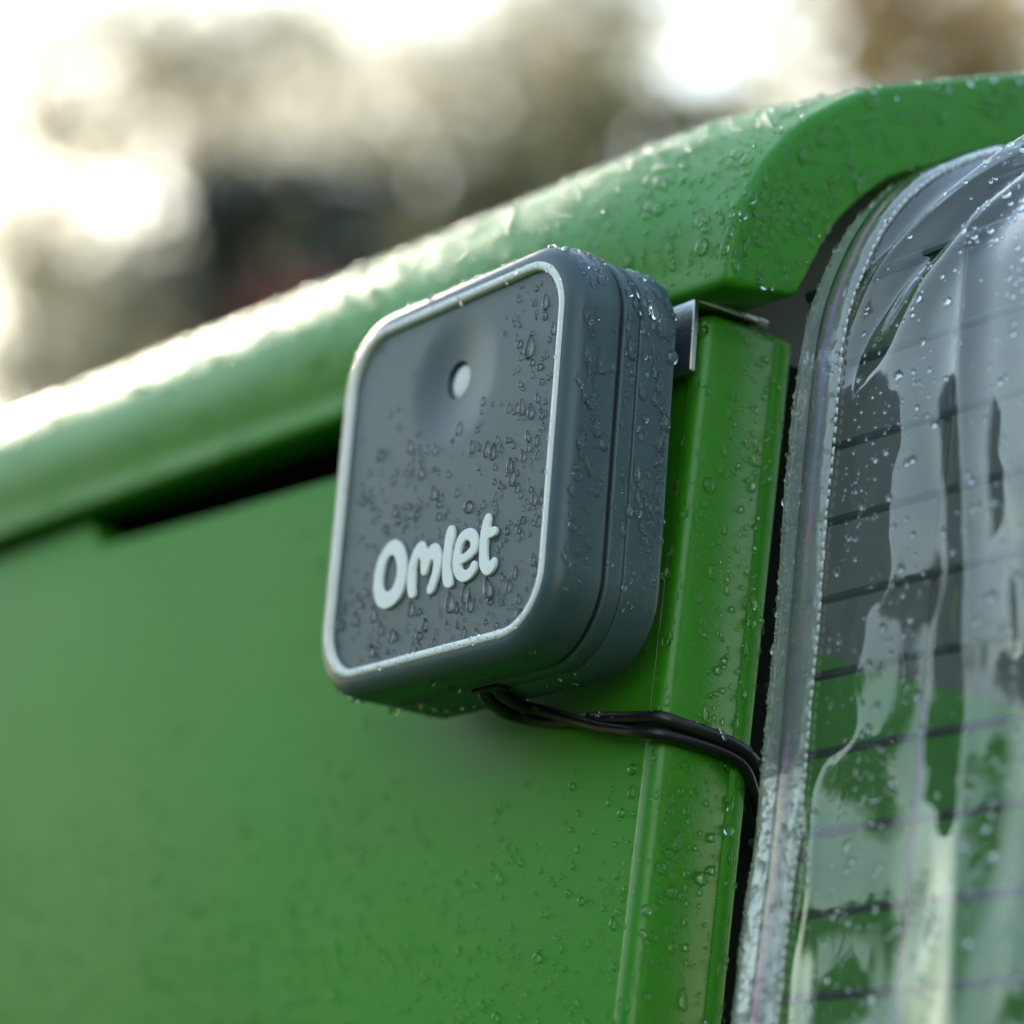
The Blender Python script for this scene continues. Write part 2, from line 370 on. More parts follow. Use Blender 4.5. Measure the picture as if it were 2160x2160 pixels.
# ------------------------------------------------------------------ control box
boxr = thing('control_box', 'slate grey control box with pale rim, indicator light and white Omlet lettering, wet with rain', 'control box', mm(0, 18, -61))
RB = lambda h: max(0.0005, 0.018 + (h - 0.055))
def sect(h, y, seg=12): return [(x, y, z) for x, z in rrect(h, h, RB(h), seg)]
HB = 0.0605
L = [sect(0.0548, 0.0022), sect(0.0549, 0.0002)]
for a in np.linspace(0, math.pi / 2, 9): L.append(sect(0.0550 + 0.0055 * math.sin(a), 0.0002 + 0.0055 * (1 - math.cos(a))))
L += [sect(HB, y) for y in (0.010, 0.0152)] + [sect(HB - 0.0003, 0.0157), sect(HB - 0.0012, 0.0158), sect(HB - 0.004, 0.0158)]
V, F = loft(L); link('front_shell', sharp(mesh('front_shell', V, F), 55), M['slate'], boxr)
V, F = loft([sect(HB - 0.004, 0.0157), sect(HB - 0.0010, 0.0157), sect(HB - 0.0008, 0.0165), sect(HB - 0.0010, 0.0173), sect(HB - 0.004, 0.0173)])
link('seal', sharp(mesh('seal', V, F), 55), M['rubber'], boxr)
V, F = loft([sect(HB - 0.004, 0.0172), sect(HB - 0.0010, 0.0172), sect(HB - 0.0002, 0.0175), sect(HB, 0.0180), sect(HB, 0.0223), sect(HB - 0.0002, 0.0226), sect(HB - 0.001, 0.0228), sect(HB - 0.004, 0.0228)])
link('middle_band', sharp(mesh('middle_band', V, F), 55), M['slate'], boxr)
L = [sect(HB - 0.006, 0.0226), sect(HB - 0.0011, 0.0230), sect(HB - 0.0003, 0.0232), sect(HB, 0.0236), sect(HB, 0.0345)]
for a in np.linspace(0, math.pi / 2, 5)[1:]: L.append(sect(HB - 0.0022 * (1 - math.cos(a)), 0.0345 + 0.0022 * math.sin(a)))
V, F = loft(L, False, True); link('rear_shell', sharp(mesh('rear_shell', V, F), 55), M['slate'], boxr)
# pale rim round the face
L = [sect(0.0549, 0.0020), sect(0.0549, 0.0001), sect(0.0546, -0.0002), sect(0.0538, -0.0003), sect(0.0529, -0.0002), sect(0.0525, 0.0001), sect(0.0523, 0.0020)]
V, F = loft(L); link('rim_trim', sharp(mesh('rim_trim', V, F), 60), M['trim'], boxr)
# face plate with the dished thumb hollow round the light
LX, LZ, RH = 0.0010, 0.0292, 0.0055
def hit(a):                                   # distance from the light to the plate's rounded edge
    h, r = 0.0524, RB(0.0524); lo, hi = 0.0, 0.2
    for _ in range(40):
        m_ = (lo + hi) / 2; x, z = LX + m_ * math.cos(a), LZ + m_ * math.sin(a)
        dx, dz = abs(x) - (h - r), abs(z) - (h - r)
        ins = math.hypot(max(dx, 0), max(dz, 0)) < r if (dx > 0 and dz > 0) else max(abs(x), abs(z)) < h
        lo, hi = (m_, hi) if ins else (lo, m_)
    return lo
def dish(r):
    R0 = 0.0225; s = 0; t = min(1, r / R0); s = 1 - t * t
    return 0.0014 + 0.0020 * (s ** 1.8) * (1.0 if t < 1 else 0)
NA = 128; L = []
angs = np.linspace(0, 2 * math.pi, NA, endpoint=False); hits = [hit(a) for a in angs]
def ringp(fr):
    out = []
    for a, h in zip(angs, hits):
        r = fr if fr <= 0.0225 else 0.0225 + (max(h, 0.0226) - 0.0225) * (fr - 0.0225) / 0.1
        r = min(r, h)
        out.append((LX + r * math.cos(a), dish(r), LZ + r * math.sin(a)))
    return out
L.append([(LX + RH * math.cos(a), dish(RH) + 0.0024, LZ + RH * math.sin(a)) for a in angs])
L.append([(LX + RH * math.cos(a), dish(RH) + 0.0003, LZ + RH * math.sin(a)) for a in angs])
for r in [RH + 0.0003] + list(np.linspace(0.0062, 0.0225, 18)) + [0.0225 + 0.1 * k / 8 for k in range(1, 9)]: L.append(ringp(r))
V, F = loft(L); plate = link('face_plate', sharp(mesh('face_plate', V, F), 60), M['slate_plate'], boxr)
L = []
for r, d in ((0.0057, 0.0022), (0.0055, 0.0019), (0.0050, 0.0016), (0.0036, 0.0014), (0.0018, 0.0013), (0.0002, 0.00125)):
    L.append([(LX + r * math.cos(a), dish(0) + d - 0.0006, LZ + r * math.sin(a)) for a in np.linspace(0, 2 * math.pi, 40, endpoint=False)])
V, F = loft(L, False, True); link('indicator_light', mesh('indicator_light', V, F), M['lens'], plate)

LET = {
'O': [[(-21.43, -15.75), (-18.29, -17.31), (-15.83, -20.39), (-14.44, -23.98), (-14.04, -28.55), (-15.06, -32.39), (-17.5, -35.04), (-20.98, -36.34), (-24.72, -36.23), (-27.93, -34.45), (-30.11, -31.45), (-31.03, -27.93), (-30.95, -23.86), (-29.67, -20.24), (-27.39, -17.52), (-24.72, -15.97)], [(-22.56, -20.29), (-20.73, -21.4), (-19.43, -23.54), (-18.87, -26.03), (-19.54, -28.76), (-20.88, -30.67), (-23.46, -31.29), (-25.27, -30.38), (-26.37, -28.27), (-26.47, -25.62), (-25.88, -22.85), (-24.53, -20.94)]],
'm': [[(-10.53, -35.41), (-11.98, -33.86), (-12.94, -30.87), (-13.06, -27.07), (-12.42, -23.4), (-10.83, -20.61), (-8.63, -19.13), (-6.84, -18.99), (-5.24, -20.24), (-3.91, -22.37), (-2.71, -21.07), (-0.37, -20.73), (1.56, -21.75), (3.07, -23.91), (3.71, -26.82), (3.2, -29.99), (2.25, -32.84), (1.02, -35.18), (-0.44, -35.98), (-1.92, -35.37), (-2.26, -33.91), (-1.41, -32.2), (-0.39, -29.81), (-0.09, -27.3), (-0.62, -25.68), (-1.42, -25.65), (-2.39, -27.11), (-3.12, -28.86), (-4.18, -29.72), (-5.66, -29.22), (-6.52, -27.54), (-6.77, -25.38), (-7.38, -24.09), (-8.19, -24.06), (-9.02, -25.67), (-9.07, -28.73), (-8.66, -31.86), (-8.29, -34.27), (-8.91, -35.45)]],
'l': [[(7.54, -16.92), (8.83, -17.76), (9.35, -19.96), (8.97, -22.68), (8.66, -25.87), (8.75, -29.14), (9.5, -31.58), (10.29, -33.8), (10.06, -35.37), (8.36, -35.72), (6.46, -34.74), (5.37, -32.7), (4.74, -29.8), (4.57, -26.05), (4.74, -21.88), (5.25, -18.71), (6.19, -17.13)]],
'e': [[(20.79, -29.9), (21.77, -30.93), (21.75, -32.64), (20.26, -34.19), (18.11, -35.18), (15.44, -35.22), (12.96, -34.04), (11.16, -32.34), (10.05, -30.07), (9.8, -27.01), (10.11, -23.82), (11.45, -21.06), (13.97, -19.68), (17.03, -19.58), (19.5, -20.74), (21.02, -22.88), (21.58, -25.28), (20.98, -27.24), (19.07, -28.49), (16.5, -29.28), (14.25, -29.67), (14.39, -30.62), (15.48, -31.51), (17.25, -31.83), (18.68, -31.17), (19.46, -29.93)], [(15.98, -22.96), (17.64, -23.85), (18.01, -25.07), (16.99, -26.03), (14.98, -26.7), (13.44, -26.76), (13.23, -25.79), (13.69, -24.49), (14.68, -23.29)]],
't': [[(25.8, -16.95), (26.76, -17.9), (26.9, -19.42), (26.79, -21.35), (28.67, -21.37), (30.05, -21.86), (30.47, -23.09), (29.79, -24.09), (27.96, -24.43), (26.48, -24.61), (26.27, -26.62), (26.49, -28.71), (27.02, -30.63), (28.17, -31.41), (29.04, -30.89), (30.11, -30.52), (31.05, -31.15), (31.16, -32.75), (30.42, -34.2), (28.7, -35.25), (26.83, -35.25), (24.75, -33.86), (23.33, -31.78), (22.68, -28.46), (22.47, -24.3), (22.72, -20.68), (23.53, -18.3), (24.5, -17.11)]]}
for ch, lps in LET.items():
    cu = bpy.data.curves.new('letter', 'CURVE'); cu.dimensions = '2D'; cu.fill_mode = 'BOTH'
    for lp in lps:
        pts = catmull(lp, 4, True); sp = cu.splines.new('POLY'); sp.points.add(len(pts) - 1); sp.use_cyclic_u = True
        for k, q in enumerate(pts): sp.points[k].co = (q[0] * 1e-3, q[1] * 1e-3, 0, 1)
    cu.extrude = 0.0002; cu.bevel_depth = 0.00035; cu.bevel_resolution = 3; cu.offset = -0.0003
    tmp = bpy.data.objects.new('tmp', cu); col.objects.link(tmp)
    dg = bpy.context.evaluated_depsgraph_get(); me = bpy.data.meshes.new_from_object(tmp.evaluated_get(dg))
    bpy.data.objects.remove(tmp)
    for v in me.vertices: v.co = Vector((v.co.x, 0.00105 - v.co.z, v.co.y))
    me.flip_normals(); me.materials.clear(); smooth(me); sharp(me, 50)
    o = link('letter', me, M['trim'], plate); o['label'] = 'raised white letter ' + ch
# mounting bracket behind the box, hooked over the flange
brk = link('bracket', box(-0.02, 0.0550, 0.0458, 0.0476, 0.0310, 0.0527, 0.0003), M['steel'], boxr)
link('bracket_hook', box(0.0, 0.0549, 0.0477, 0.0705, 0.0524, 0.0540, 0.0003), M['steel'], brk)
link('standoff', box(-0.03, 0.040, 0.0366, 0.0460, 0.0, 0.046, 0.001), M['black_plastic'], boxr)
V, F = tube([mm(53.6, 70.3, 53.2), mm(53.6, 73.8, 53.2)], 0.0016, 12); link('bolt', sharp(mesh('bolt', V, F)), M['steel'], brk)
# lower spacer and cable gland under the box
link('cable_gland', box(-0.001, 0.0125, 0.0176, 0.0224, -0.0618, -0.0600, 0.0005), M['rubber'], boxr)

# ------------------------------------------------------------------ cables
A = [(9, 20, -58), (8.6, 20.8, -61.6), (6.5, 26, -62.6), (3.4, 33, -62.8), (5.0, 38.5, -63.1), (16, 41.3, -66.5), (29.9, 41.0, -70.8), (42.0, 40.2, -73.6), (50.5, 39.9, -75.4), (56.0, 42.0, -76.2), (57.3, 47.6, -76.4), (57.2, 58.2, -76.8), (57.2, 67.1, -78.0), (57.0, 72.8, -80.4), (55.4, 77.6, -85.7), (51, 84, -91), (46, 92, -96), (44, 104, -104)]
B = [(3, 20, -58), (2.4, 20.8, -61.9), (-0.5, 26, -63.0), (-4.2, 33, -63.5), (-3.8, 39.0, -63.9), (1.5, 42.0, -64.9), (9.4, 42.9, -66.2), (23.7, 42.8, -67.7), (38.2, 42.2, -69.5), (48.5, 42.0, -70.8), (55.2, 43.0, -71.4), (57.7, 48.3, -72.6), (57.5, 57.9, -73.2), (57.5, 68.8, -75.0), (57.3, 74.6, -77.4), (55.8, 79.4, -81.4), (52, 86, -86.5), (47.5, 94, -91), (45, 107, -99)]
V, F = tube(catmull([mm(*q) for q in A], 8), 0.0017, 16); o = link('cable', mesh('cable', V, F), M['cable'])
tag(o, 'black cable under the control box, the front and lower one of two', 'cable', 'cables under the control box')
V, F = tube(catmull([mm(*q) for q in B], 8), 0.0021, 16); o2 = link('cable', mesh('cable', V, F), M['cable'])
tag(o2, 'black wet cable under the control box, the rear and upper one of two', 'cable', 'cables under the control box')

# ------------------------------------------------------------------ wire run
run = thing('wire_run', 'dark green wire mesh chicken run seen through the clear cover', 'wire run', (0.5, 0.45, GZ))
YW = lambda z: 0.0752 + 0.06 * z
XE = 0.95
V, F = tube([(0.0660, 0, 0), (XE, 0, 0)], 0.00130, 10)
wm = sharp(mesh('wire', V, F)); wm.materials.append(M['wire'])
zl = [33.6, 8.9, -13.6, -36.5, -58.5, -80.6, -102.8, -124.6, -146.5, -168.5, -190.5, -212.5, -234, -256]
for z in zl:
    o = link('horizontal_wire', wm, None, run); o.matrix_basis = Matrix.Translation((0, YW(z * 1e-3), z * 1e-3))
for x in (0.0670, 0.128, 0.204, 0.280, 0.356, 0.432, 0.508, 0.584, 0.66):
    V, F = tube([(x, YW(0.06) + 0.0022, 0.06), (x - 0.0045, YW(-0.6) + 0.0022, -0.6)], 0.00115, 10)
    link('vertical_wire', sharp(mesh('vertical_wire', V, F)), M['wire'], run)
V, F = tube([(0.0660, 0.0800, 0.0600), (XE, 0.0800, 0.0600)], 0.0020, 10); link('frame_bar', sharp(mesh('frame_bar', V, F)), M['wire'], run)
V, F = tube([(0.100, 0.118, 0.0975), (XE, 0.118, 0.0975)], 0.0014, 10); link('frame_bar', sharp(mesh('frame_bar', V, F)), M['wire'], run)
V, F = tube([(0.100, 0.190, 0.131), (XE, 0.190, 0.131)], 0.0014, 10); link('frame_bar', sharp(mesh('frame_bar', V, F)), M['wire'], run)

# ------------------------------------------------------------------ clear rain cover
cover = thing('rain_cover', 'clear plastic rain cover with stitched hem, wrinkled and beaded with rain', 'rain cover', (0.5, 0.45, GZ))
XC = 0.078
prof = [(28, -620), (44, -300), (51, -210), (56.1, -154.0), (58.6, -128.3), (60.6, -106.6), (61.9, -84.8), (62.9, -62.5), (64.0, -32.3), (65.4, -1.1), (66.9, 23.5), (68.0, 36), (70.4, 48.7), (75.0, 62.2), (81.5, 75.6), (89.9, 87.7), (100.4, 97.9), (115.2, 108.0), (131.4, 116.4), (153.5, 126.4), (215, 149), (330, 180), (450, 193)]
pf = np.array(catmull([mm(*q) for q in prof], 12))
sl = np.r_[0, np.cumsum(np.linalg.norm(np.diff(pf, axis=0), axis=1))]
def P_at(s):                                   # arc length -> (y, z), outward normal (y, z)
    y = np.interp(s, sl, pf[:, 0]); z = np.interp(s, sl, pf[:, 1])
    e = 0.003
    dy = np.interp(s + e, sl, pf[:, 0]) - np.interp(s - e, sl, pf[:, 0]); dz = np.interp(s + e, sl, pf[:, 1]) - np.interp(s - e, sl, pf[:, 1])
    l = np.hypot(dy, dz); return y, z, -dz / l, dy / l
S_OF = lambda z: float(np.interp(z, pf[:, 1], sl))
S0 = S_OF(0.0)
def wrinkle(x, s):
    """outward displacement of the film, in metres"""
    u = (x - XC); t = s - S0
    amp = np.clip((u - 0.014) / 0.012, 0, 1); amp = amp * amp * (3 - 2 * amp)
    wx = u + 0.006 * noise2(u * 12, t * 9, 5); wt = t + 0.012 * noise2(u * 10, t * 8, 6)
    d = 0.0030 * noise2(wx * 21, wt * 4.5, 1) + 0.0012 * noise2(wx * 34, wt * 11, 2)
    rd = 1 - np.abs(noise2(wx * 17 + wt * 3, wt * 3.5 - wx * 3, 3)) * 2.4
    d = d + 0.0016 * np.clip(rd, 0, 1) ** 2
    lo = np.clip((0.0 - t) / 0.05, 0, 1)
    d = d + lo * (0.0011 * noise2(wx * 46, wt * 30, 13) + 0.0004 * noise2(wx * 90, wt * 60, 14))
    # long diagonal folds that fan out from the arch
    f = np.clip((t - 0.015) / 0.05, 0, 1)
    q = (u - 0.035) - 0.55 * (t - 0.075)
    d = d + f * (0.0040 * np.exp(-(q / 0.006) ** 2) - 0.0036 * np.exp(-((q - 0.013) / 0.007) ** 2) + 0.003 * np.exp(-((q - 0.030) / 0.007) ** 2) - 0.0028)
    g_ = np.clip((t - 0.045) / 0.05, 0, 1); g_ = g_ * g_ * (3 - 2 * g_)
    d = d + 0.0003 * noise2(wx * 110, wt * 45, 11) * np.clip(noise2(u * 30, t * 14, 12) + 0.3, 0, 1)
    return -0.0006 + amp * (d + 0.0012 - 0.0035 * g_)
def film_pt(x, s, off=0.0):
    y, z, ny, nz = P_at(s); d = wrinkle(x, s) + off
    return np.stack([x + 0 * s, y + ny * d, z + nz * d], -1)
sv = np.r_[np.arange(0.0, S0 - 0.22, 0.012), np.arange(S0 - 0.22, S0 + 0.27, 0.0012), np.arange(S0 + 0.27, sl[-1], 0.012), sl[-1]]
xv = np.r_[np.arange(XC, 0.20, 0.0012), np.arange(0.20, XE, 0.012)]
Xg, Sg = np.meshgrid(xv, sv, indexing='ij')
PT = film_pt(Xg, Sg).reshape(-1, 3)
a_, b_ = len(xv), len(sv)
idx = np.arange(a_ * b_).reshape(a_, b_)
F = np.stack([idx[:-1, :-1], idx[1:, :-1], idx[1:, 1:], idx[:-1, 1:]], -1).reshape(-1, 4)
far = PT.copy(); far[:, 1] = 0.9 - far[:, 1]
film = link('film', mesh('film', PT, F), M['film'], cover)
sub = np.ix_(np.arange(0, a_, 4), np.arange(0, b_, 4)); fi = far.reshape(a_, b_, 3)[sub]
a2, b2 = fi.shape[:2]; id2 = np.arange(a2 * b2).reshape(a2, b2)
F2 = np.stack([id2[:-1, :-1], id2[:-1, 1:], id2[1:, 1:], id2[1:, :-1]], -1).reshape(-1, 4)
link('film', mesh('film_far', fi.reshape(-1, 3), F2), M['film'], cover)
# hem: a doubled strip, thick rolled edge, stitched 17 mm in
sh = np.arange(S0 - 0.30, S0 + 0.42, 0.0015)
def hem_mesh(us, offs, name, jit=0.0):
    U = np.array(us); Xh, Sh = np.meshgrid(XC + U, sh, indexing='ij')
    O = np.array(offs)[:, None] + 0 * Sh
    if jit: O = O + jit * noise2(Xh * 260, Sh * 170, 8); Xh = Xh + 0.0006 * noise2(Sh * 25, Sh * 0 + 3.3, 4) + 0.0012 * noise2(Sh * 7, Sh * 0 + 1.3, 9)
    P = film_pt(Xh, Sh, O).reshape(-1, 3); ii = np.arange(P.shape[0]).reshape(len(U), -1)
    return mesh(name, P, np.stack([ii[:-1, :-1], ii[1:, :-1], ii[1:, 1:], ii[:-1, 1:]], -1).reshape(-1, 4))
th = np.linspace(-math.pi / 2, math.pi / 2, 9)
us = [0.0170] + list(np.linspace(0.0150, 0.0, 14)) + [-0.0011 * math.cos(t) - 0.0 for t in th] + [0.002, 0.006, 0.012, 0.016]
of = [0.0004] + [0.0013] * 14 + [-0.0 - 0.0012 * math.sin(t) + 0.0001 for t in th[:]] + [-0.0011, -0.0012, -0.0010, -0.0005]
hem = link('hem', hem_mesh(us, of, 'hem', 0.0003), M['hem'], cover)
fold = link('hem_fold', hem_mesh(list(np.linspace(0.0068, 0.0128, 8)), [0.0019 + 0.0006 * math.sin(k / 7 * math.pi) for k in range(8)], 'hem_fold'), M['hem_fold'], cover)
# stitches
V, F = tube([(0, 0, -0.00115), (0, 0.00025, -0.0007), (0, 0.0004, 0), (0, 0.00025, 0.0007), (0, 0, 0.00115)], lambda k: 0.00038 * (1 - 0.75 * (2 * k - 1) ** 4), 8)
sm = mesh('stitch', V, F); sm.materials.append(M['thread'])
s_ = S0 - 0.21; k = 0
while s_ < S0 + 0.24:
    x = XC + 0.0174 + 0.0003 * math.sin(k * 0.37) + random.gauss(0, 0.00013); p = film_pt(np.array(x), np.array(s_), 0.0006); _, _, ny, nz = P_at(s_)
    n_ = Vector((0, ny, nz)); t_ = Vector((0, -nz, ny)) * -1; t_ = Vector((0.10 * math.sin(k * 1.7), nz, -ny)).normalized(); b_v = n_.cross(t_)
    o = link('stitch', sm, None, hem)
    o.matrix_basis = Matrix(((b_v.x, n_.x, t_.x, p[0]), (b_v.y, n_.y, t_.y, p[1]), (b_v.z, n_.z, t_.z, p[2]), (0, 0, 0, 1)))
    o.scale = (1, 1, 0.75 + 0.4 * random.random()); s_ += 0.0027 + 0.0005 * random.random(); k += 1

# ------------------------------------------------------------------ water drops
def drop_shape(seed, kind):
    r = np.random.default_rng(seed); n = 16
    a = np.linspace(0, 2 * math.pi, n, endpoint=False)
    rad = np.ones(n)
    amp = {'bead': 0.05, 'tear': 0.10, 'blob': 0.30}[kind]
    for f in range(1, 5): rad += amp / f * r.normal() * np.cos(f * a + r.uniform(0, 6.28))
    rad = np.clip(rad, 0.45, 1.7)
    u = np.cos(a) * rad; v = np.sin(a) * rad     # v > 0 is down the slope
    if kind != 'bead':
        u = u * (0.62 + 0.26 * v); u = u * (0.9 if kind == 'tear' else 1.0)
        u = u + (0.15 * r.normal() * v if kind == 'blob' else 0)
    H = {'bead': 0.70, 'tear': 0.52, 'blob': 0.46}[kind]
    V = []; rhos = [1.0, 0.94, 0.80, 0.55, 0.28]
    V += [(x * 0.97, y * 0.97, -0.06) for x, y in zip(u, v)]
    for rho in rhos:
        for x, y in zip(u, v):
            h = H * (1 - rho ** 2.4) ** 0.62
            if kind != 'bead': h *= 1 + 0.38 * y * rho
            V.append((x * rho, y * rho, h if rho < 1 else 0.0))
    V.append((0, 0, H)); F = [tuple(range(n - 1, -1, -1))]
    for k in range(len(rhos)):
        for i in range(n):
            j = (i + 1) % n; F.append((k * n + i, k * n + j, (k + 1) * n + j, (k + 1) * n + i))
    b = len(rhos) * n
    for i in range(n): F.append((b + i, b + (i + 1) % n, len(V) - 1))
    return np.array(V), F
SHAPES = {k: [drop_shape(100 + i + 50 * q, k) for i in range(9)] for q, k in enumerate(('bead', 'tear', 'blob'))}
DM = {k: [mesh('water_drop', v, f) for v, f in SHAPES[k]] for k in SHAPES}
for k in DM:
    for m_ in DM[k]: m_.materials.append(M['water'])

def sampler(objs):
    T = []; N = []
    for o in objs:
        me = o.data; me.calc_loop_triangles(); co = np.array([v.co[:] for v in me.vertices]); no_ = np.array([v.normal[:] for v in me.vertices])
        mw = np.array(o.matrix_basis)
        tri = np.array([t.vertices[:] for t in me.loop_triangles]); T.append(co[tri]); N.append(no_[tri])
    T = np.concatenate(T); N = np.concatenate(N)
    ar = np.linalg.norm(np.cross(T[:, 1] - T[:, 0], T[:, 2] - T[:, 0]), axis=1)
    return T, N, ar

def scatter(parent, objs, count, keep, size, kinds=(0.3, 0.4, 0.3), indiv=200, big=0.0011, seed=1, extra=(), flat=1.0, centre=None):
    """rain on the surface of objs. keep(p, n) -> 0..1, size(rng, n) -> half lengths; the larger drops are objects of their own"""
    r = np.random.default_rng(seed); T, N, ar = sampler(objs)
    c = T.mean(1); nn = N.mean(1)
    if centre is not None:
        sg = np.sign((nn * (c - np.array(centre))).sum(1)); N = N * sg[:, None, None]; nn = nn * sg[:, None]
    wt = ar * keep(c, nn); wt = wt / wt.sum()
    k = r.choice(len(T), size=count, p=wt); b = r.dirichlet((1, 1, 1), size=count)
    P = (T[k] * b[:, :, None]).sum(1); Nn = (N[k] * b[:, :, None]).sum(1); Nn /= np.linalg.norm(Nn, axis=1)[:, None]
    kp = r.random(count) < np.clip(keep(P, Nn) * 1e9, 0, 1)
    P, Nn = P[kp], Nn[kp]; S = size(r, len(P)); K = r.choice(3, size=len(P), p=kinds)
    items = [(P[i], Nn[i], S[i], ('bead', 'tear', 'blob')[K[i]]) for i in range(len(P))]
    # thin out drops that sit inside larger ones
    items.sort(key=lambda q: -q[2]); kept = []; cell = {}
    items = [(np.array(p), np.array(n_), s, kd) for p, n_, s, kd in extra] + items
    for q in items:
        key = tuple((q[0] / 0.004).astype(int)); ok = True
        for dx in (-1, 0, 1):
            for dy in (-1, 0, 1):
                for dz in (-1, 0, 1):
                    for e in cell.get((key[0] + dx, key[1] + dy, key[2] + dz), ()):
                        if np.linalg.norm(e[0] - q[0]) < 0.75 * (e[2] + q[2]): ok = False
        if ok: cell.setdefault(key, []).append(q); kept.append(q)
    VV = []; FF = []; nb = 0; ni = 0
    for p, n_, s, kd in kept:
        g_ = np.array([0.0, 0.0, -1.0]); d = g_ - n_ * (g_ @ n_); l = np.linalg.norm(d)
        if l < 0.15: d = r.normal(size=3); d -= n_ * (d @ n_); l = np.linalg.norm(d); kd = 'bead' if kd == 'tear' else kd
        d /= l; d = d + 0.18 * r.normal() * np.cross(n_, d); d /= np.linalg.norm(d); u = np.cross(d, n_)
        st_ = {'bead': 1.0 + 0.1 * abs(r.normal()), 'tear': 1.25 + 0.25 * abs(r.normal()), 'blob': 1.0 + 0.5 * abs(r.normal())}[kd]
        B = np.stack([u * s, d * s * st_, n_ * s * flat], 1); vi = r.integers(9)
        if s >= big and ni < indiv:
            o = link('water_drop', DM[kd][vi], None, parent); ni += 1
            o.matrix_basis = Matrix(((*B[0], p[0]), (*B[1], p[1]), (*B[2], p[2]), (0, 0, 0, 1)))
        else:
            v, f = SHAPES[kd][vi]; VV.append(v @ B.T + p); FF += [tuple(i + nb for i in q) for q in f]; nb += len(v)
    if VV:
        o = link('fine_droplets', mesh('fine_droplets', np.concatenate(VV), FF), M['water'], parent); o['kind'] = 'stuff'
def logn(med, sig, lo, hi): return lambda r, n: np.clip(med * np.exp(sig * r.normal(size=n)), lo, hi)
ch = {o.name.split('.')[0]: o for o in boxr.children}
clump = lambda p, a, b, sc_, sd: np.clip((noise2(p[:, a] * sc_, p[:, b] * sc_, sd) + 0.25) * 2.2, 0.02, 1)
def keep_face(p, n):
    d = np.hypot(p[:, 0] - LX, p[:, 2] - LZ); k = (n[:, 1] < -0.6) * (d > 0.016) * (np.abs(p[:, 0]) < 0.0505) * (np.abs(p[:, 2]) < 0.051)
    up = np.clip(1 - (p[:, 2] - 0.005) / 0.02, 0.12, 1) + 0.9 * (p[:, 0] > 0.028)
    return k * up * (0.35 + clump(p, 0, 2, 90, 3))
scatter(boxr, [ch['face_plate']], 520, keep_face, logn(0.00074, 0.42, 0.0003, 0.0018), (0.22, 0.60, 0.18), 150, 0.0007, 11, centre=(0, 0.5, 0), extra=(
    (mm(38, 1.4, 30), (0, -1, 0), 0.0026, 'tear'), (mm(44, 1.4, 38), (0, -1, 0), 0.0016, 'blob'), (mm(41, 1.4, 10), (0, -1, 0), 0.0018, 'tear'), (mm(8.6, 1.4, -39.6), (0, -1, 0), 0.0022, 'tear'),
    (mm(16.2, 1.4, -38.2), (0, -1, 0), 0.0023, 'tear'), (mm(27.2, 1.4, -38.4), (0, -1, 0), 0.0024, 'tear'), (mm(-11.0, 1.4, -38.2), (0, -1, 0), 0.0019, 'tear'), (mm(24, 1.4, 2), (0, -1, 0), 0.0019, 'tear'), (mm(33, 1.4, -4), (0, -1, 0), 0.002, 'blob'), (mm(15.6, 1.4, -25.4), (0, -1, 0), 0.0012, 'bead')))
shells = [ch['front_shell'], ch['rear_shell'], ch['middle_band']]
def keep_shell(p, n):
    k = (n[:, 0] > 0.5) * (p[:, 2] > -0.045) + 1.6 * (n[:, 2] > 0.35) + 0.25 * (n[:, 2] < -0.5) + 0.4 * (n[:, 0] < -0.5)
    return (k > 0) * np.clip(k, 0, 2) * (p[:, 1] > 0.003) * (p[:, 1] < 0.0355) * (np.abs(p[:, 1] - 0.0165) > 0.0016) * clump(p, 1, 2, 110, 6)
scatter(boxr, shells, 1150, keep_shell, logn(0.00082, 0.50, 0.0003, 0.0021), (0.25, 0.6, 0.15), 140, 0.0008, 12, centre=(0, 0.018, 0), extra=(
    (mm(60.5, 10.2, 22.5), (1, 0, 0), 0.0030, 'tear'), (mm(60.5, 9.6, 3), (1, 0, 0), 0.0020, 'blob'), (mm(60.5, 20.3, 30), (1, 0, 0), 0.0027, 'tear'), (mm(60.5, 27, 43), (1, 0, 0), 0.0026, 'tear'), (mm(60.5, 30.4, 39), (1, 0, 0), 0.0027, 'tear'),
    (mm(60.5, 29.5, 17), (1, 0, 0), 0.0018, 'tear'), (mm(60.5, 33, 6), (1, 0, 0), 0.0028, 'tear'), (mm(60.5, 8.5, -8), (1, 0, 0), 0.0018, 'blob'), (mm(60.5, 24.6, 18), (1, 0, 0), 0.0016, 'tear'), (mm(60.5, 26.5, -9), (1, 0, 0), 0.0017, 'tear'),
    (mm(-24, 20, -60.5), (0, 0, -1), 0.0022, 'bead'), (mm(-4, 14, -60.5), (0, 0, -1), 0.0020, 'bead'), (mm(-34, 21, -60.5), (0, 0, -1), 0.0021, 'bead'), (mm(8, 22, -60.5), (0, 0, -1), 0.0020, 'bead'), (mm(-44, 20, -60.2), (0, 0, -1), 0.0019, 'bead')))
scatter(boxr, [ch['rim_trim']], 240, lambda p, n: (n[:, 1] < -0.5) * (0.3 + 1.0 * (p[:, 2] < -0.045) + 0.8 * (p[:, 2] > 0.05)), logn(0.00042, 0.35, 0.0002, 0.0008), (0.7, 0.2, 0.1), 0, 1, 13, flat=0.7, centre=(0, 0.5, 0))
def keep_panel(p, n): return (n[:, 1] < -0.5) * (p[:, 2] < 0.03) * (p[:, 2] > -0.30) * np.clip(0.12 + (-p[:, 2] - 0.05) * 9, 0.06, 1) * (1 - 0.75 * (np.abs(p[:, 0]) < 0.07) * (p[:, 2] > -0.085)) * (p[:, 0] > -0.5)
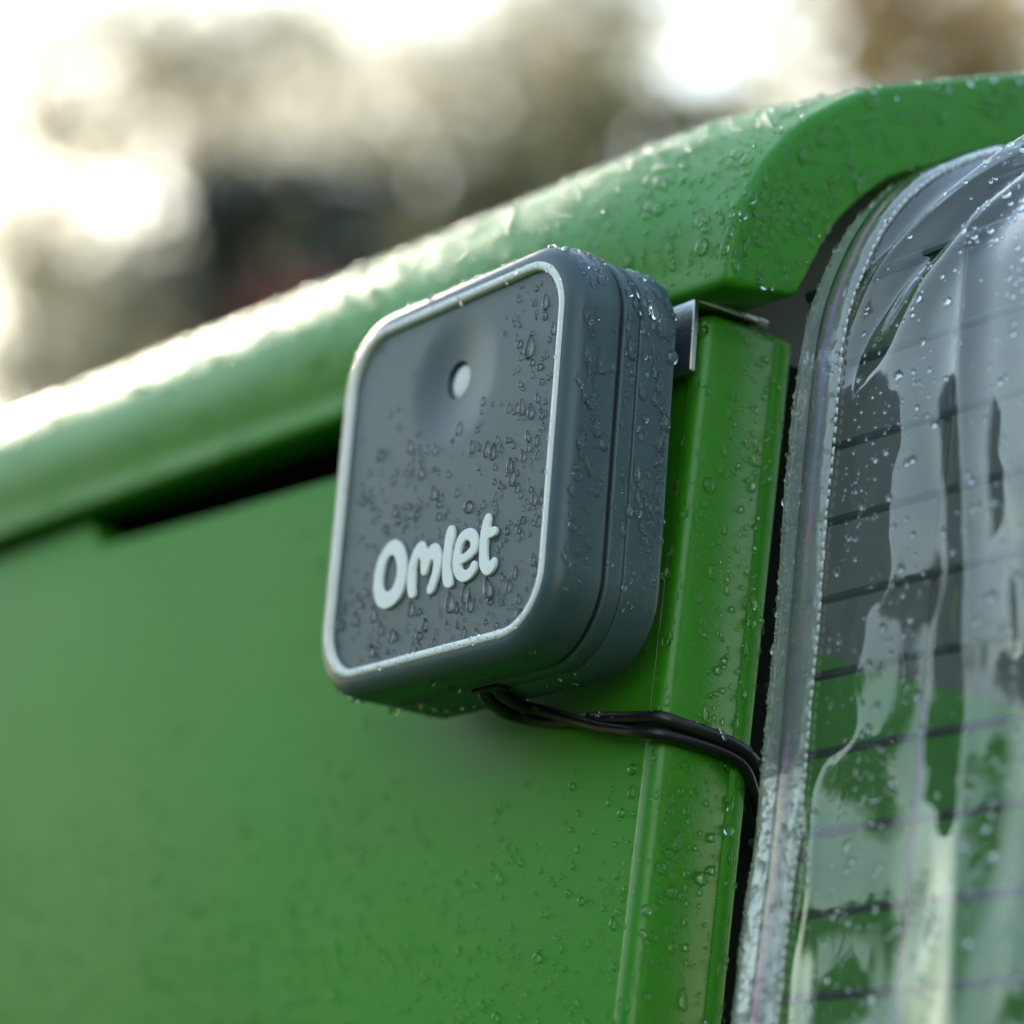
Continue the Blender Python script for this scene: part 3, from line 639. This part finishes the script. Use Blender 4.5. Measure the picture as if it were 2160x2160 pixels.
scatter(coop, [panel], 7000, keep_panel, logn(0.00056, 0.42, 0.00022, 0.0019), (0.4, 0.58, 0.02), 90, 0.0012, 14, flat=1.05)
scatter(coop, [flange], 900, lambda p, n: ((n[:, 0] > 0.3) + 0.5 * (n[:, 1] < -0.5) + (n[:, 2] > 0.4)) * (p[:, 2] > -0.22) * 1.0, logn(0.00062, 0.5, 0.00022, 0.0021), (0.30, 0.6, 0.1), 80, 0.0009, 15)
def keep_roof(p, n): return ((n[:, 0] > 0.6) * 0.8 + (n[:, 0] < 0.6) * ((n[:, 1] < -0.2) | (n[:, 2] > 0.3))) * (p[:, 0] > -0.45) * (p[:, 1] < 0.22) * (n[:, 2] > -0.2) * (0.7 + 1.2 * (p[:, 0] > -0.08)) * (0.4 + clump(p, 0, 2, 45, 8))
scatter(coop, [roof], 240, lambda p, n: (n[:, 0] > 0.85) * (p[:, 1] < 0.24) * 1.0, logn(0.0009, 0.45, 0.0003, 0.0024), (0.2, 0.75, 0.05), 55, 0.0011, 20, flat=1.2)
scatter(coop, [roof], 6500, keep_roof, logn(0.0008, 0.45, 0.0003, 0.0026), (0.45, 0.52, 0.03), 70, 0.0013, 16, flat=0.9)
scatter(cover, [film], 2600, lambda p, n: (p[:, 0] < 0.21) * (p[:, 0] > 0.1) * (p[:, 2] > -0.21) * (p[:, 1] < 0.2) * np.clip(noise2(p[:, 0] * 40, p[:, 2] * 30, 9) + 0.45, 0.05, 1), logn(0.00045, 0.5, 0.00018, 0.0015), (0.75, 0.25, 0.0), 150, 0.0008, 17, centre=(0.3, 0.45, -0.3))
scatter(cover, [hem], 1300, lambda p, n: (p[:, 2] > -0.2) * (p[:, 1] < 0.2) * (0.4 + 2.0 * (p[:, 0] < XC + 0.002)) * (n[:, 1] < 0.2), logn(0.0005, 0.45, 0.0002, 0.0014), (0.95, 0.05, 0.0), 130, 0.0008, 18, centre=(0.09, 0.3, -0.1))
scatter(o2, [o2], 70, lambda p, n: (n[:, 2] > 0.2) * (p[:, 0] > 0.02), logn(0.0007, 0.3, 0.0003, 0.0011), (0.3, 0.2, 0.5), 0, 1, 19, flat=0.5)

# ------------------------------------------------------------------ trees beyond the coop
def tree(name, label, base, blobs, trunk_r, leaf, n, mat, group, seed, limbs=True):
    """blobs: (x, y, z, rx, rz, weight) clumps of the crown in world metres"""
    r = np.random.default_rng(seed); root = thing(name, label, 'tree', (base[0], base[1], GZ), group)
    bl = np.array([b[:5] for b in blobs], float); wts = np.array([b[5] for b in blobs], float) * bl[:, 3] ** 2 * bl[:, 4]; wts /= wts.sum()
    top = bl[:, :3].mean(0)
    path = [np.array([base[0], base[1], GZ])] + [np.array([base[0], base[1], GZ]) * (1 - t) + top * t + np.r_[r.normal(size=2) * 0.1, 0] for t in (0.3, 0.6, 1.0)]
    V, F = tube(catmull(path, 4), lambda k: trunk_r * (1 - 0.75 * k), 8); V = list(V); F = list(F)
    for b in bl:
        st_ = path[2] * 0.5 + path[1] * 0.5; q = [st_, (st_ + b[:3]) / 2 + r.normal(size=3) * 0.15, b[:3]]
        v, f = tube(catmull(q, 3), lambda k: trunk_r * 0.45 * (1 - 0.85 * k), 6); k0 = len(V); V += list(v); F += [tuple(i + k0 for i in g_) for g_ in f]
    link('trunk', mesh('trunk', V, F), M['bark'], root)
    k = r.choice(len(bl), size=n, p=wts); d = r.normal(size=(n, 3)); d /= np.linalg.norm(d, axis=1)[:, None]; rad = r.random(n) ** 0.38
    c = bl[k, :3] + r.normal(size=(n, 3)) * 0.62 * bl[k][:, [3, 3, 4]]
    A = r.normal(size=(n, 3)); A /= np.linalg.norm(A, axis=1)[:, None]; B = np.cross(A, r.normal(size=(n, 3))); B /= np.linalg.norm(B, axis=1)[:, None]
    sz = leaf * (0.6 + 0.8 * r.random(n))[:, None]
    V = np.stack([c - A * sz, c + B * sz * 0.55 - A * sz * 0.1, c + A * sz, c - B * sz * 0.55 - A * sz * 0.1], 1).reshape(-1, 3)
    F = np.arange(4 * n).reshape(n, 4)
    link('crown', mesh('crown', V, F, False), M[mat], root)
    return root
TREES = (
    ('evergreen_tree', 'dark evergreen tree, a blurred dark mass behind the green roof', (-15.55, 9.04), [(-15.57, 8.55, 7.26, 0.49, 0.26, 1), (-15.65, 8.28, 7.4, 0.3, 0.23, 0.9), (-15.21, 9.11, 7.33, 0.49, 0.26, 1), (-15.36, 8.64, 7.59, 0.23, 0.13, 0.5), (-14.93, 9.6, 7.28, 0.38, 0.23, 0.9), (-15.55, 9.04, 6.68, 0.83, 0.34, 1), (-15.76, 7.98, 7.5, 0.15, 0.15, 0.35), (-15.0, 9.2, 7.66, 0.23, 0.15, 0.4)], 0.16, 0.08, 7000, 'leaf_dark'),
    ('olive_tree', 'olive green tree, blurred, right behind the dark evergreen', (-12.35, 8.29), [(-12.35, 8.29, 6.38, 0.32, 0.22, 1), (-12.06, 8.52, 6.64, 0.35, 0.22, 0.8), (-11.74, 8.78, 6.87, 0.32, 0.22, 0.7), (-12.28, 8.54, 6.19, 0.57, 0.26, 1), (-12.36, 8.04, 6.68, 0.19, 0.19, 0.4), (-11.5, 9.11, 6.86, 0.29, 0.19, 0.8), (-11.3, 9.26, 6.99, 0.19, 0.16, 0.6), (-11.72, 8.62, 7.11, 0.22, 0.19, 0.4)], 0.14, 0.09, 1800, 'leaf_olive'),
    ('golden_tree', 'golden leaved tree, blurred, above the roof arch at top right', (-9.33, 8.52), [(-9.33, 8.52, 6.5, 0.28, 0.2, 0.8), (-9.09, 8.82, 6.44, 0.34, 0.17, 0.8), (-8.81, 9.0, 6.58, 0.25, 0.2, 0.8), (-9.11, 8.53, 6.79, 0.39, 0.2, 0.7), (-9.49, 8.46, 6.33, 0.2, 0.14, 0.8), (-9.03, 9.04, 6.22, 0.45, 0.17, 1), (-9.71, 8.37, 6.1, 0.17, 0.11, 1)], 0.12, 0.085, 1000, 'leaf_gold'),
    ('grey_tree', 'tall pale leaved tree, blurred, across the white sky at the top middle', (-19.40, 13.30), [(-19.4, 13.3, 11.52, 0.76, 0.46, 1), (-20.01, 12.38, 11.52, 0.66, 0.3, 0.8), (-18.78, 13.94, 11.8, 0.46, 0.41, 1), (-19.98, 12.83, 11.06, 0.76, 0.3, 1), (-20.63, 11.9, 10.91, 0.66, 0.25, 0.9), (-18.81, 13.54, 12.22, 1.01, 0.35, 0.8), (-18.75, 13.83, 11.98, 0.2, 0.2, 2), (-20.46, 12.41, 10.64, 0.66, 0.25, 1.2), (-19.57, 13.47, 11.03, 0.71, 0.3, 1), (-17.83, 15.08, 11.87, 0.46, 0.61, 0.5), (-18.15, 14.71, 11.86, 0.3, 0.3, 0.5)], 0.18, 0.13, 1700, 'leaf_pale'),
    ('grey_tree', 'pale twiggy tree, blurred, in the bright sky at the left edge', (-19.46, 8.62), [(-19.46, 8.62, 9.22, 0.81, 0.45, 0.55), (-18.81, 9.16, 10.01, 1.04, 0.32, 0.6), (-18.76, 9.69, 9.6, 0.68, 0.41, 0.8), (-19.77, 8.86, 8.29, 0.77, 0.36, 0.8), (-19.58, 9.61, 7.89, 0.9, 0.36, 1), (-19.16, 10.21, 8.14, 0.63, 0.32, 1.2), (-19.97, 9.25, 7.32, 0.9, 0.27, 1.2), (-18.2, 10.11, 10.23, 0.68, 0.32, 0.7), (-19.35, 8.18, 9.85, 0.54, 0.27, 0.5)], 0.14, 0.1, 4700, 'leaf_pale'),
    ('red_leaved_tree', 'red leaved tree, a small blurred red patch low behind the roof', (-10.74, 6.11), [(-10.75, 6.03, 4.68, 0.09, 0.06, 1), (-10.74, 6.11, 4.59, 0.16, 0.11, 1)], 0.06, 0.05, 500, 'leaf_red'),
)
for i, (nm, lab, base, blobs, tr_, lf, n_, mt) in enumerate(TREES): tree(nm, lab, base, blobs, tr_, lf, n_, mt, 'trees beyond the coop', 40 + i)


def hedge(name, label, x0, x1, y0, y1, h, n, seed):
    r = np.random.default_rng(seed); root = thing(name, label, 'hedge', ((x0 + x1) / 2, (y0 + y1) / 2, GZ), None)
    c = np.stack([r.uniform(x0, x1, n), r.uniform(y0, y1, n), r.random(n) ** 0.8], 1)
    top = h * (0.85 + 0.22 * noise2(c[:, 0] * 0.7, c[:, 1] * 0.7, seed) + 0.10 * noise2(c[:, 0] * 3, c[:, 1] * 3, seed + 1)); c[:, 2] = GZ + c[:, 2] * top
    A = r.normal(size=(n, 3)); A /= np.linalg.norm(A, axis=1)[:, None]; B = np.cross(A, r.normal(size=(n, 3))); B /= np.linalg.norm(B, axis=1)[:, None]
    sz = 0.11 * (0.6 + 0.8 * r.random(n))[:, None]
    V = np.stack([c - A * sz, c + B * sz * 0.6, c + A * sz, c - B * sz * 0.6], 1).reshape(-1, 3)
    link('foliage', mesh('foliage', V, np.arange(4 * n).reshape(n, 4), False), M['leaf_hedge'], root)
    for k in range(6):
        bx = x0 + (k + 0.5) / 6 * (x1 - x0); by = y0 + (((k * 0.37) % 1) * 0.4 + 0.3) * (y1 - y0)
        V, F = tube([(bx, by, GZ), (bx + 0.1, by, GZ + 0.6 * h)], lambda q: 0.05 * (1 - 0.6 * q), 7); link('stem', mesh('stem', V, F), M['bark'], root)
hedge('unseen_hedge', 'unseen dark hedge, added to darken the reflections in the wet cover and side panel', -32.0, 3.0, -6.4, -5.2, 3.3, 44000, 61)  # out of view, added only for its dark reflection in film and panel
hedge('unseen_hedge', 'unseen dark hedge beyond the wire run, added to shade the corner flange', 4.4, 5.8, -1.5, 9.0, 4.2, 20000, 62)  # out of view, added to block sky light from the flange
